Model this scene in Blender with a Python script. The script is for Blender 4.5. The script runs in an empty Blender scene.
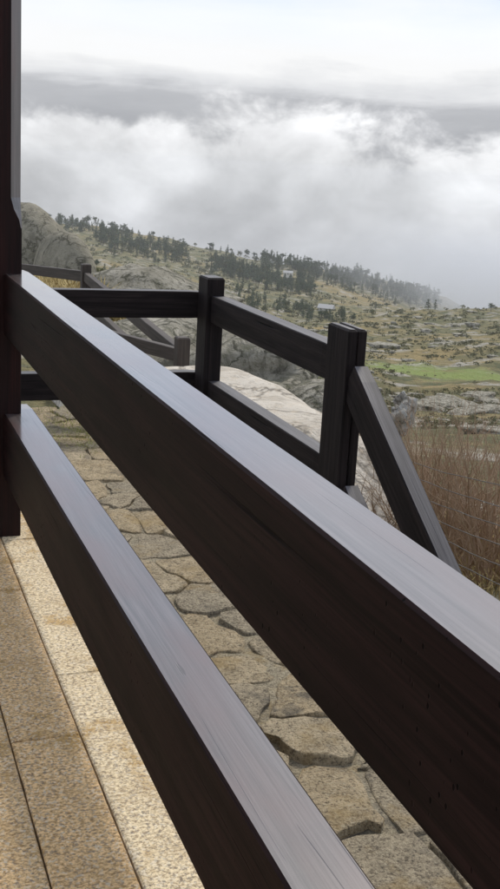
import bpy, bmesh, math, random
import numpy as np
from mathutils import Vector, Matrix, noise

# ------------------------------------------------------------------ camera, sky, sun
S = bpy.context.scene
C = S.collection
random.seed(7)
CAMZ = 1.6                                  # eye height above the porch floor
F = 1100.0                                  # focal length in pixels of the 500 x 889 photograph
YAW, PITCH, ROLL = 0.358977, 0.248765, 0.0573888
fw = Vector((math.sin(YAW)*math.cos(PITCH), math.cos(YAW)*math.cos(PITCH), -math.sin(PITCH)))
rt0 = Vector((math.cos(YAW), -math.sin(YAW), 0)); up0 = rt0.cross(fw)
rt = rt0*math.cos(ROLL) + up0*math.sin(ROLL)
up = up0*math.cos(ROLL) - rt0*math.sin(ROLL)
cam = bpy.data.cameras.new('camera'); camo = bpy.data.objects.new('camera', cam); C.objects.link(camo)
cam.sensor_fit = 'VERTICAL'; cam.sensor_height = 36; cam.lens = F/889*36
cam.clip_start = 0.02; cam.clip_end = 30000
camo.matrix_world = Matrix(((rt.x, up.x, -fw.x, 0), (rt.y, up.y, -fw.y, 0), (rt.z, up.z, -fw.z, CAMZ), (0, 0, 0, 1)))
S.camera = camo
S.render.engine = 'CYCLES'
S.view_settings.view_transform = 'Standard'; S.view_settings.look = 'None'
S.view_settings.exposure = 0.33; S.view_settings.gamma = 1.0; S.view_settings.use_curve_mapping = False

SUN_AZ, SUN_EL = math.radians(38), math.radians(48)      # azimuth from +Y towards +X
sd = bpy.data.lights.new('sun', 'SUN'); sd.energy = 2.1; sd.angle = math.radians(10); sd.color = (1, .93, .82)
so = bpy.data.objects.new('sun', sd); C.objects.link(so)
sv = Vector((math.sin(SUN_AZ)*math.cos(SUN_EL), math.cos(SUN_AZ)*math.cos(SUN_EL), math.sin(SUN_EL)))
so.rotation_euler = sv.to_track_quat('Z', 'Y').to_euler(); so.location = sv*50


class NT:
    """small helper around a node tree"""
    def __init__(s, tree): s.t = tree; s.n = tree.nodes; s.l = tree.links; s.n.clear()
    def add(s, typ, **kw):
        nd = s.n.new(typ)
        for k, v in kw.items():
            if k.startswith('i_'):
                key = k[2:]; key = int(key) if key.isdigit() else key.replace('_', ' ')
                nd.inputs[key].default_value = v
            else: setattr(nd, k, v)
        return nd
    def link(s, a, b): s.l.new(a, b)
    def put(s, sock, v):
        if isinstance(v, (int, float, tuple)): sock.default_value = v
        else: s.l.new(v, sock)
    def m(s, op, a, b=None, c=None, clamp=False):
        nd = s.n.new('ShaderNodeMath'); nd.operation = op; nd.use_clamp = clamp
        for i, v in enumerate((a, b, c)):
            if v is not None: s.put(nd.inputs[i], v)
        return nd.outputs[0]
    def mix(s, f, a, b, blend='MIX'):
        nd = s.n.new('ShaderNodeMix'); nd.data_type = 'RGBA'; nd.blend_type = blend
        s.put(nd.inputs[0], f)
        for i, v in ((6, a), (7, b)):
            s.put(nd.inputs[i], (*v, 1) if isinstance(v, tuple) and len(v) == 3 else v)
        return nd.outputs[2]
    def ramp(s, f, stops, interp='LINEAR'):
        nd = s.n.new('ShaderNodeValToRGB'); e = nd.color_ramp.elements; nd.color_ramp.interpolation = interp
        while len(e) < len(stops): e.new(0.5)
        for el, (p, col) in zip(e, stops):
            el.position = p
            el.color = (col, col, col, 1) if isinstance(col, (int, float)) else (*col, 1)
        s.put(nd.inputs[0], f); return nd.outputs[0]
    def noise(s, vec, scale, detail=4, rough=.55, dist=0.0):
        nd = s.add('ShaderNodeTexNoise'); s.l.new(vec, nd.inputs['Vector'])
        nd.inputs['Scale'].default_value = scale; nd.inputs['Detail'].default_value = detail
        nd.inputs['Roughness'].default_value = rough; nd.inputs['Distortion'].default_value = dist
        return nd.outputs['Fac']
    def vor(s, vec, scale, feature='F1', out='Distance'):
        nd = s.add('ShaderNodeTexVoronoi', feature=feature); s.l.new(vec, nd.inputs['Vector'])
        nd.inputs['Scale'].default_value = scale; return nd.outputs[out]
    def mapping(s, vec, scale=(1, 1, 1), loc=(0, 0, 0)):
        nd = s.add('ShaderNodeMapping'); s.l.new(vec, nd.inputs[0])
        nd.inputs['Scale'].default_value = scale; nd.inputs['Location'].default_value = loc
        return nd.outputs[0]


world = bpy.data.worlds.new('World'); S.world = world; world.use_nodes = True
w = NT(world.node_tree)
tc = w.add('ShaderNodeTexCoord').outputs['Generated']
sep = w.add('ShaderNodeSeparateXYZ'); w.link(tc, sep.inputs[0]); EL = sep.outputs[2]
nish = w.add('ShaderNodeTexSky', sky_type='NISHITA', sun_disc=False, sun_elevation=SUN_EL, sun_rotation=SUN_AZ, altitude=1500)
v1 = w.mapping(tc, (1, 1, 2.4)); v2 = w.mapping(tc, (1, 1, 7)); v3 = w.mapping(tc, (1, 1, 1.5), (3.3, 1.2, 2))
n_big = w.noise(v1, 4.5, 4, .5, .3)
n_puff = w.noise(v3, 9.0, 9, .56, .35)
n_mid = w.noise(w.mapping(tc, (1, 1, 1.8), (7, 2, 5)), 5.5, 5, .5, .2)
n_fine = w.noise(w.mapping(tc, (1, 1, 1.4), (1, 8, 3)), 24.0, 8, .58, .5)
n_str = w.noise(v2, 4.0, 6, .6, .3)
def remap(v, a, b, lo=0., hi=1., smooth=True):
    nd = w.add('ShaderNodeMapRange', interpolation_type='SMOOTHSTEP' if smooth else 'LINEAR')
    w.put(nd.inputs[0], v); nd.inputs[1].default_value = a; nd.inputs[2].default_value = b; nd.inputs[3].default_value = lo; nd.inputs[4].default_value = hi
    return nd.outputs[0]
# high layer: white stratus with a dark underside near the horizon
eb = w.m('ADD', w.m('ADD', EL, w.m('MULTIPLY', w.m('SUBTRACT', n_str, .5), .07)), w.m('MULTIPLY', w.m('SUBTRACT', n_puff, .5), .035))
pos = w.m('MULTIPLY_ADD', eb, 4.0, .3, clamp=True)
def at(e): return max(0, min(1, e*4.0+.3))
back = w.ramp(pos, [(at(-.07), (4.4, 4.5, 4.7)), (at(.03), (3.9, 4.0, 4.25)), (at(.052), (4.7, 4.8, 5.05)), (at(.066), (6.8, 6.9, 7.1)), (at(.085), (8.7, 8.75, 8.8)), (at(.115), (9.0, 9.15, 9.4)), (at(.155), (7.6, 8.2, 9.4))])
# low layer: the bank of cloud that fills the valley, billowing at its upper edge
top = w.m('ADD', .047, w.m('ADD', w.m('ADD', w.m('MULTIPLY', w.m('SUBTRACT', n_puff, .5), .17), w.m('MULTIPLY', w.m('SUBTRACT', n_fine, .5), .05)), w.m('MULTIPLY', w.m('SUBTRACT', n_big, .5), .06)))
depth = w.m('SUBTRACT', top, EL)
front = w.ramp(w.m('MULTIPLY_ADD', EL, 4.0, .6, clamp=True), [(.0, (4.1, 4.25, 4.5)), (.16, (4.35, 4.5, 4.75)), (.34, (5.4, 5.5, 5.75)), (.55, (7.1, 7.2, 7.35)), (.8, (8.2, 8.25, 8.4))])
front = w.mix(1.0, front, w.ramp(n_mid, [(.3, .74), (.5, 1.0), (.7, 1.26)]), 'MULTIPLY')
front = w.mix(1.0, front, w.ramp(n_puff, [(.3, .8), (.5, 1.0), (.68, 1.2)]), 'MULTIPLY')
front = w.mix(1.0, front, w.ramp(n_fine, [(.3, .91), (.5, 1.0), (.7, 1.09)]), 'MULTIPLY')
cloud = w.mix(remap(depth, -.006, .026), back, front)
gap = w.m('MULTIPLY', w.ramp(w.m('MULTIPLY_ADD', EL, 8.0, -.75, clamp=True), [(0, 0.), (.5, 1.)]), w.ramp(n_big, [(.42, 0.), (.64, .4)]))
col = w.mix(gap, cloud, nish.outputs[0])
bg = w.add('ShaderNodeBackground', i_Strength=.088); w.link(col, bg.inputs[0])
wo = w.add('ShaderNodeOutputWorld'); w.link(bg.outputs[0], wo.inputs[0])


# ------------------------------------------------------------------ pixel helpers (directions only)
def ray(x, y):
    return rt*((x-250)/F) - up*((y-444.5)/F) + fw
def pt_z(x, y, z):
    d = ray(x, y); return Vector((0, 0, CAMZ)) + d*((z-CAMZ)/d.z)
def pt_r(x, y, r):
    d = ray(x, y); return Vector((0, 0, CAMZ)) + d*(r/math.hypot(d.x, d.y))
def theta_of(x, y): d = ray(x, y); return math.atan2(d.x, d.y)
def tan_of(x, y): d = ray(x, y); return -d.z/math.hypot(d.x, d.y)


# ------------------------------------------------------------------ object helpers
def link(name, me, parent=None, world_m=None, mats=()):
    o = bpy.data.objects.new(name, me); C.objects.link(o)
    for m_ in mats:
        if me is not None: me.materials.append(m_)
    M = world_m or Matrix()
    if parent is not None:
        o.parent = parent; M = Matrix.Translation(-parent.location) @ M
    o.matrix_basis = M
    return o
def tag(o, label=None, cat=None, group=None, kind=None):
    for k, v in (('label', label), ('category', cat), ('group', group), ('kind', kind)):
        if v: o[k] = v
    return o
def empty(name, loc, label, cat, group=None):
    o = bpy.data.objects.new(name, None); C.objects.link(o); o.location = loc; o.empty_display_size = .2
    return tag(o, label, cat, group)
def mesh_from(verts, faces, name='mesh', smooth=False):
    me = bpy.data.meshes.new(name); me.from_pydata([tuple(v) for v in verts], [], faces); me.update()
    if smooth: me.polygons.foreach_set('use_smooth', [True]*len(me.polygons))
    return me


# ------------------------------------------------------------------ materials
def new_mat(name):
    m_ = bpy.data.materials.new(name); m_.use_nodes = True
    t = NT(m_.node_tree)
    b = t.add('ShaderNodeBsdfPrincipled'); o = t.add('ShaderNodeOutputMaterial'); t.link(b.outputs[0], o.inputs[0])
    t.b = b; t.obj = t.add('ShaderNodeTexCoord').outputs['Object']
    t.geo = t.add('ShaderNodeNewGeometry').outputs['Position']
    return m_, t
def bump(t, h, strength, dist):
    nd = t.add('ShaderNodeBump', i_Strength=strength, i_Distance=dist); t.link(h, nd.inputs['Height']); t.link(nd.outputs[0], t.b.inputs['Normal'])

def wood_mat(name, c1, c2, crack_col, rough, spec, crack_amt=.5, pit=True, rough_var=.12, bump_s=.35, coat=0., blotch=None):
    m_, t = new_mat(name)
    v = t.mapping(t.obj, (1.2, 26, 26)); vl = t.mapping(t.obj, (2.0, 7, 7)); vf = t.mapping(t.obj, (4, 160, 160))
    g = t.noise(v, 1.0, 8, .6, .8); gl = t.noise(vl, 1.0, 4, .5); gf = t.noise(vf, 1.0, 3, .5)
    col = t.mix(t.ramp(g, [(.38, 0.), (.62, 1.)]), c1, c2)
    col = t.mix(t.ramp(gf, [(.35, .75), (.55, 0.)]), col, c1)
    gm = t.noise(t.mapping(t.obj, (.7, 70, 70), (2, 5, 1)), 1.0, 5, .6, .4); col = t.mix(t.ramp(gm, [(.36, .6), (.46, 0.)]), col, tuple(x*.45 for x in c1))
    if blotch: col = t.mix(t.ramp(gl, [(.42, 0.), (.62, .85)]), col, blotch)
    # drying checks along the grain
    vc = t.mapping(t.obj, (.33, 15, 15), (4, 2, 1)); cn = t.noise(vc, 1.0, 3, .35, .0)
    line = t.ramp(t.m('ABSOLUTE', t.m('SUBTRACT', cn, .5)), [(0, 1.), (.0025, .9), (.0055, 0.)])
    msk = t.ramp(t.noise(t.mapping(t.obj, (1.6, 6, 6), (9, 0, 0)), 1.0, 2, .5), [(.56, 0.), (.62, 1.)])
    crack = t.m('MULTIPLY', t.m('MULTIPLY', line, msk), crack_amt)
    h = t.m('ADD', t.m('MULTIPLY', g, .5), t.m('MULTIPLY', gf, .35))
    if pit:
        vp = t.vor(t.mapping(t.obj, (52, 60, 34)), 1.0)
        pm = t.ramp(t.noise(t.obj, 3.0, 2, .5), [(.5, 0.), (.6, 1.)])
        pits = t.m('MULTIPLY', t.ramp(t.m('ADD', vp, t.m('MULTIPLY', t.noise(t.obj, 7, 2, .5), .16)), [(0, 1.), (.19, 1.), (.23, 0.)]), pm)
        crack = t.m('MAXIMUM', crack, t.m('MULTIPLY', pits, .85))
    # knots
    vk = t.add('ShaderNodeTexVoronoi'); t.link(t.mapping(t.obj, (1.7, 6.5, 6.5)), vk.inputs['Vector']); vk.inputs['Scale'].default_value = 1
    vk.inputs['Randomness'].default_value = 1
    kd = t.m('ADD', vk.outputs['Distance'], t.m('MULTIPLY', t.m('SUBTRACT', gf, .5), .12))
    kn = t.m('MULTIPLY', t.ramp(kd, [(0, 1.), (.028, .9), (.05, 0.)]), .7)
    crack = t.m('MAXIMUM', crack, kn)
    col = t.mix(crack, col, crack_col)
    t.link(col, t.b.inputs['Base Color'])
    r = t.m('MULTIPLY_ADD', gl, rough_var*2, rough-rough_var); r = t.m('ADD', r, t.m('MULTIPLY', crack, .25), clamp=True)
    t.link(r, t.b.inputs['Roughness']); t.b.inputs['Specular IOR Level'].default_value = spec
    t.b.inputs['Coat Weight'].default_value = coat; t.b.inputs['Coat Roughness'].default_value = .14; t.b.inputs['Coat IOR'].default_value = 1.62
    bump(t, t.m('SUBTRACT', h, t.m('MULTIPLY', crack, 1.4)), bump_s, .004)
    return m_

M = {}
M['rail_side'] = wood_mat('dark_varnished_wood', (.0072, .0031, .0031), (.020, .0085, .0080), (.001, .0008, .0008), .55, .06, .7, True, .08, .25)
M['rail_top'] = wood_mat('bleached_varnish_and_skylit_chamfer', (.045, .034, .033), (.104, .084, .083), (.014, .010, .010), .38, .35, .95, False, .10, .28, 1.0, (.085, .045, .042))
M['post_wood'] = wood_mat('red_stained_wood', (.009, .004, .004), (.024, .007, .0065), (.003, .002, .002), .5, .14, .6, False, .08, .25)
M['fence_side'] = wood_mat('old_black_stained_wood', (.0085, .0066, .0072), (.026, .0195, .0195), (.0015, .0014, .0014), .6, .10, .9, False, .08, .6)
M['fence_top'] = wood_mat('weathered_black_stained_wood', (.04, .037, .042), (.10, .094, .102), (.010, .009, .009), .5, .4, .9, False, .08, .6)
M['far_fence'] = wood_mat('greyed_fence_wood', (.035, .027, .023), (.075, .06, .05), (.012, .01, .01), .65, .3, .5, False, .06, .5)

def granite_mat():
    m_, t = new_mat('speckled_yellow_granite')
    oi = t.add('ShaderNodeObjectInfo').outputs['Color']
    n1 = t.noise(t.mapping(t.obj, (.8, 1.1, 1)), 100, 5, .75); n2 = t.noise(t.mapping(t.obj, (1, 1, 1), (5, 3, 1)), 85, 3, .6); n3 = t.noise(t.obj, 6, 4, .6)
    sp = t.vor(t.obj, 150, 'F1', 'Color'); spv = t.add('ShaderNodeSeparateColor'); t.link(sp, spv.inputs[0])
    col = t.mix(t.ramp(n1, [(.40, 0.), (.56, 1.)]), t.mix(.62, oi, (.17, .095, .035)), t.mix(.33, t.mix(1., oi, (1.35, 1.3, 1.2), 'MULTIPLY'), (.88, .78, .55)))
    stn = t.ramp(t.m('ADD', t.noise(t.geo, 3.1, 4, .6), t.m('MULTIPLY', n1, .1)), [(.60, 0.), (.66, .75)])
    col = t.mix(stn, col, t.mix(n1, (.22, .11, .02), (.62, .40, .13)))
    col = t.mix(t.ramp(n2, [(.36, .6), (.44, 0.)]), col, (.13, .10, .07))
    col = t.mix(t.m('MULTIPLY', t.ramp(spv.outputs[0], [(.84, 0.), (.9, 1.)]), .55), col, (.16, .14, .13))
    col = t.mix(t.m('MULTIPLY', t.ramp(spv.outputs[1], [(.8, 0.), (.88, 1.)]), .45), col, (.76, .68, .54))
    col = t.mix(t.m('MULTIPLY', t.ramp(n3, [(.45, 0.), (.75, 1.)]), .4), col, (.32, .2, .075))
    t.link(col, t.b.inputs['Base Color']); t.b.inputs['Roughness'].default_value = .75; t.b.inputs['Specular IOR Level'].default_value = .3
    bump(t, t.m('ADD', t.m('MULTIPLY', n1, .8), t.m('MULTIPLY', n2, .4)), .8, .006)
    return m_
M['granite'] = granite_mat()

def rubble_mat(name, ca, cb, dark, scale=1.0):
    m_, t = new_mat(name)
    oi = t.add('ShaderNodeObjectInfo').outputs['Random']; V = t.geo
    n1 = t.noise(V, 10*scale, 7, .68); n2 = t.noise(V, 46*scale, 6, .75); n3 = t.noise(V, 95*scale, 4, .7); n4 = t.noise(V, 3.2*scale, 5, .65)
    col = t.mix(t.ramp(n1, [(.36, 0.), (.62, 1.)]), ca, cb)
    col = t.mix(t.m('MULTIPLY', t.ramp(oi, [(.5, 0.), (.8, 1.)]), .5), col, t.mix(n1, (.14, .13, .108), (.36, .33, .275)))
    col = t.mix(t.m('MULTIPLY', t.ramp(oi, [(.18, 1.), (.3, 0.)]), .25), col, (.50, .35, .17))
    col = t.mix(t.ramp(n2, [(.40, .7), (.48, 0.)]), col, dark)
    col = t.mix(t.ramp(n3, [(.53, 0.), (.62, .75)]), col, (.66, .57, .40))
    col = t.mix(t.ramp(n3, [(.36, .8), (.44, 0.)]), col, (.07, .062, .05))
    col = t.mix(t.ramp(n4, [(.55, 0.), (.66, .55)]), col, (.42, .29, .12))
    col = t.mix(t.ramp(n4, [(.34, .65), (.43, 0.)]), col, (.085, .083, .078))
    t.link(col, t.b.inputs['Base Color']); t.b.inputs['Roughness'].default_value = .9; t.b.inputs['Specular IOR Level'].default_value = .2
    bump(t, t.m('ADD', n1, t.m('ADD', t.m('MULTIPLY', n2, .9), t.m('MULTIPLY', n3, .5))), 1.0, .036/scale)
    return m_
M['rubble'] = rubble_mat('lichen_rubble_stone', (.39, .315, .21), (.67, .545, .365), (.12, .095, .065))
M['mortar'] = rubble_mat('sandy_mortar', (.39, .33, .225), (.65, .55, .37), (.14, .11, .075), 1.3)

def rock_mat(name, ca, cb, dark, scale, lichen=(.16, .155, .10), bs=1.0):
    m_, t = new_mat(name)
    V = t.geo
    n1 = t.noise(V, .9*scale, 7, .62); n2 = t.noise(V, 9*scale, 5, .7); n3 = t.noise(t.mapping(V, (1, 1, .35)), 2.2*scale, 5, .65, .8)
    col = t.mix(t.ramp(n1, [(.32, 0.), (.66, 1.)]), ca, cb)
    fis = t.ramp(t.m('ABSOLUTE', t.m('SUBTRACT', t.noise(t.mapping(V, (1, 1, 1.6), (4, 4, 4)), .55*scale, 5, .6, .6), .5)), [(0, .85), (.012, .5), (.03, 0.)])
    col = t.mix(t.ramp(n3, [(.52, 0.), (.66, .7)]), col, dark)
    col = t.mix(fis, col, tuple(x*.4 for x in dark))
    col = t.mix(t.ramp(n2, [(.35, .6), (.5, 0.)]), col, lichen)
    t.link(col, t.b.inputs['Base Color']); t.b.inputs['Roughness'].default_value = .92; t.b.inputs['Specular IOR Level'].default_value = .15
    bump(t, t.m('ADD', t.m('SUBTRACT', n1, t.m('MULTIPLY', t.ramp(n3, [(.5, 0.), (.62, 1.)]), .3)), t.m('MULTIPLY', n2, .5)), bs, .22/scale)
    return m_
M['boulder'] = rock_mat('weathered_granite_boulder', (.20, .185, .145), (.31, .285, .225), (.12, .11, .085), 1.6, bs=.6)
M['pale_rock'] = rock_mat('pale_granite', (.47, .425, .36), (.62, .57, .495), (.33, .29, .235), 1.6, (.50, .42, .32), bs=.6)
M['grey_rock'] = rock_mat('grey_granite', (.21, .195, .15), (.45, .42, .355), (.085, .09, .055), 1.7)
M['white_rock'] = rock_mat('whitish_rock', (.30, .29, .26), (.52, .51, .48), (.14, .14, .12), 3.0, (.4, .38, .33))

def leaf_mat(name, ca, cb, trans=0.0):
    m_, t = new_mat(name)
    n = t.noise(t.geo, .35, 4, .6); oi = t.add('ShaderNodeObjectInfo').outputs['Random']
    col = t.mix(t.m('MULTIPLY_ADD', oi, .5, t.m('MULTIPLY', n, .5), clamp=True), ca, cb)
    t.link(col, t.b.inputs['Base Color']); t.b.inputs['Roughness'].default_value = .8; t.b.inputs['Specular IOR Level'].default_value = .15
    return m_
M['pine'] = leaf_mat('dark_pine_needles', (.055, .078, .048), (.105, .128, .072))
M['oak'] = leaf_mat('olive_foliage', (.08, .09, .04), (.14, .14, .06))
M['scrub'] = leaf_mat('scrub_foliage', (.105, .115, .06), (.20, .185, .105))
M['bark'] = leaf_mat('bark', (.05, .04, .032), (.07, .055, .045))
M['twig'] = leaf_mat('brown_twigs', (.22, .14, .088), (.44, .32, .215))
M['dry_grass'] = leaf_mat('dry_straw', (.36, .27, .12), (.52, .42, .20))
M['green_grass'] = leaf_mat('green_grass', (.20, .22, .06), (.42, .39, .14))
def plain(name, c, rough=.7, metal=0):
    m_, t = new_mat(name); n = t.noise(t.obj, 8, 4, .6)
    t.link(t.mix(t.m('MULTIPLY', n, .35), c, tuple(x*.6 for x in c)), t.b.inputs['Base Color'])
    t.b.inputs['Roughness'].default_value = rough; t.b.inputs['Metallic'].default_value = metal
    return m_
M['wire'] = plain('galvanised_wire', (.13, .13, .13), .6, .3)
M['plaster'] = plain('white_plaster', (.70, .69, .66)); M['roof'] = plain('grey_roof_tiles', (.42, .41, .40)); M['glass'] = plain('dark_window', (.03, .035, .04), .15)

# ground
MEADOW = pt_r(438, 379, 138)
def ground_mat():
    m_, t = new_mat('mountain_heath')
    V = t.geo
    sp_ = t.add('ShaderNodeSeparateXYZ'); t.link(V, sp_.inputs[0])
    dist = t.m('SQRT', t.m('ADD', t.m('POWER', sp_.outputs[0], 2.), t.m('POWER', sp_.outputs[1], 2.)))
    nA = t.noise(V, .012, 5, .6); nB = t.noise(V, .05, 6, .65, .5); nC = t.noise(V, .28, 6, .65); nD = t.noise(V, 1.6, 5, .7); nE = t.noise(V, 14, 4, .7)
    # near ground: sandy soil and short grass; heath patches
    c = t.mix(t.ramp(nB, [(.38, 0.), (.6, 1.)]), (.155, .148, .075), (.31, .245, .125))
    c = t.mix(t.ramp(nC, [(.43, 0.), (.55, .85)]), c, (.095, .105, .055))
    c = t.mix(t.ramp(nD, [(.42, .55), (.52, 0.)]), c, (.075, .085, .045))
    c = t.mix(t.ramp(nA, [(.52, 0.), (.62, .6)]), c, (.32, .24, .11))
    # bare granite pavements
    rk = t.m('MULTIPLY', t.ramp(t.noise(t.mapping(V, (1, 1, 1), (31, 7, 0)), .10, 7, .68), [(.54, 0.), (.58, 1.)]), t.ramp(nC, [(.40, 0.), (.50, 1.)]))
    c = t.mix(t.m('MULTIPLY', rk, .85), c, t.mix(t.ramp(nD, [(.35, 0.), (.65, 1.)]), (.20, .19, .165), (.50, .465, .41)))
    # green wet meadow below the house, worn brown in its middle
    def blob(cx, cy, rx, ry, rot):
        vv = t.add('ShaderNodeVectorMath', operation='SUBTRACT'); t.link(V, vv.inputs[0]); vv.inputs[1].default_value = (cx, cy, 0)
        rr = t.add('ShaderNodeVectorRotate', rotation_type='Z_AXIS'); t.link(vv.outputs[0], rr.inputs[0]); rr.inputs['Angle'].default_value = rot
        s2 = t.add('ShaderNodeSeparateXYZ'); t.link(rr.outputs[0], s2.inputs[0])
        return t.m('SQRT', t.m('ADD', t.m('POWER', t.m('DIVIDE', s2.outputs[0], rx), 2.), t.m('POWER', t.m('DIVIDE', s2.outputs[1], ry), 2.)))
    ang = math.atan2(MEADOW.x, MEADOW.y)
    mead = t.m('ADD', blob(MEADOW.x, MEADOW.y, 13, 24, ang), t.m('MULTIPLY', t.m('SUBTRACT', nC, .5), 1.1))
    c = t.mix(t.ramp(t.m('ADD', mead, t.m('MULTIPLY', t.m('SUBTRACT', nD, .5), .7)), [(.6, .95), (1.25, 0.)]), c, t.mix(nC, (.14, .20, .055), (.29, .33, .115)))
    mm = pt_r(442, 375, 146)
    worn = t.m('ADD', blob(mm.x, mm.y, 4.6, 5, ang), t.m('MULTIPLY', t.m('SUBTRACT', nC, .5), .9))
    c = t.mix(t.ramp(worn, [(.5, .75), (1.05, 0.)]), c, (.21, .15, .085))
    c = t.mix(t.m('MULTIPLY', t.ramp(nE, [(.35, .5), (.55, 0.)]), t.ramp(t.m('DIVIDE', dist, 60.), [(.1, 1.), (1., 0.)])), c, (.10, .08, .045))
    t.link(c, t.b.inputs['Base Color']); t.b.inputs['Roughness'].default_value = .95; t.b.inputs['Specular IOR Level'].default_value = .1
    nd = t.add('ShaderNodeBump', i_Strength=.9); t.link(t.m('ADD', nC, t.m('MULTIPLY', nD, .35)), nd.inputs['Height']); nd.inputs['Distance'].default_value = 1.6
    t.link(nd.outputs[0], t.b.inputs['Normal'])
    return m_
M['ground'] = ground_mat()

# ------------------------------------------------------------------ ground: one sheet, from the porch to far beyond the ridge
RK = [5, 7, 9, 12, 20, 30, 45, 80, 150, 300, 400, 500, 700, 900]
# z relative to the eye for the near knots, picture row for the far ones
COLS = {
   0: [-2.15, -2.1, -2.2, -2.5, -2.9, -3.1, 262, 270, 272, 268, 262, 255, 236, 213],
 100: [-2.15, -2.1, -2.2, -2.5, -2.9, -3.3, 275, 282, 285, 276, 270, 262, 246, 227],
 200: [-2.15, -2.1, -2.3, -2.7, -4.0, -5.2, 338, 330, 322, 308, 298, 288, 268, 249],
 300: [-2.15, -2.2, -2.5, -3.1, -4.9, 394, 380, 364, 350, 330, 318, 306, 285, 264],
 400: [-2.15, -2.5, -2.8, -3.4, -5.1, 438, 420, 396, 372, 331, 309, 315, 304, 281],
 450: [-2.15, -2.6, -2.9, -3.5, -5.2, 441, 422, 398, 374, 329, 308, 326, 318, 300],
 500: [-2.15, -2.6, -3.0, -3.6, -5.3, 445, 425, 400, 374, 327, 309, 332, 335, 325]}
TH, ZK = [], []
for x, row in COLS.items():
    zs = []; ths = theta_of(x, 320)
    for r, v in zip(RK, row):
        zs.append(v if v < 0 else -r*tan_of(x, v))
    TH.append(ths); ZK.append(zs)
ZK = np.array(ZK); TH = np.array(TH); LR = np.log(RK)
THG = np.linspace(TH[0], TH[-1], 400)
_T = np.array([np.interp(THG, TH, -ZK[:, k]/RK[k]) for k in range(len(RK))]).T.tolist(); _LR = LR.tolist()
def base_z(th, r):
    f = (th-THG[0])/(THG[-1]-THG[0])*399; f = min(398.999, max(0, f)); i = int(f); f -= i
    R0, R1 = _T[i], _T[i+1]
    if r >= 900:
        t = math.log(r/900)/math.log(6000/900); return -900*(R0[-1]*(1-f)+R1[-1]*f) - t*700*(.4+.6*t)
    lr = math.log(r); k = 0
    while k < len(_LR)-2 and _LR[k+1] < lr: k += 1
    g = min(1, max(0, (lr-_LR[k])/(_LR[k+1]-_LR[k])))
    a = R0[k]*(1-f)+R1[k]*f; b = R0[k+1]*(1-f)+R1[k+1]*f
    return -r*(a*(1-g)+b*g)
def gz(th, r):
    """ground height in the world"""
    z = base_z(th, max(r, 5)); X, Y = r*math.sin(th), r*math.cos(th)
    a = min(1, max(0, (r-9)/25))
    n = noise.fractal(Vector((X*.011, Y*.011, .3)), .9, 2.1, 5)*min(6, .0065*r)
    n += noise.fractal(Vector((X*.09, Y*.09, 4.)), .8, 2.2, 4)*min(1.1, .008*r)
    if r < 12: n += noise.noise(Vector((X*.9, Y*.9, 2)))*.03
    return CAMZ + z + n*(a if r > 9 else 0) - (0.0 if r > 9 else .05)
def gz_xy(X, Y): return gz(math.atan2(X, Y), math.hypot(X, Y))
def build_ground():
    ths = list(np.radians(np.arange(-180, -12, 4.0))) + list(np.radians(np.arange(-12, 52, .16))) + list(np.radians(np.arange(52, 180, 4.0)))
    rs = list(np.exp(np.linspace(math.log(2.0), math.log(1000), 190))) + [1080, 1180, 1300]
    verts = [(0, 0, CAMZ-2.2)]; n = len(ths)
    for r in rs:
        for th in ths: verts.append((r*math.sin(th), r*math.cos(th), gz(th, r)))
    faces = [(0, 1+(i+1) % n, 1+i) for i in range(n)]
    for k in range(len(rs)-1):
        a, b = 1+k*n, 1+(k+1)*n
        faces += [(a+i, a+(i+1) % n, b+(i+1) % n, b+i) for i in range(n)]
    me = mesh_from(verts, faces, 'ground', True)
    o = link('ground', me, mats=[M['ground']]); tag(o, kind='structure')
build_ground()
def find_on_ground(x, y, rmin=20, rmax=1000):
    """first ground point met by the direction of a pixel"""
    th, tn = theta_of(x, y), tan_of(x, y); r = rmin
    while r < rmax:
        if gz(th, r)-CAMZ >= -r*tn: return Vector((r*math.sin(th), r*math.cos(th), gz(th, r)))
        r *= 1.012
    return None

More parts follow.
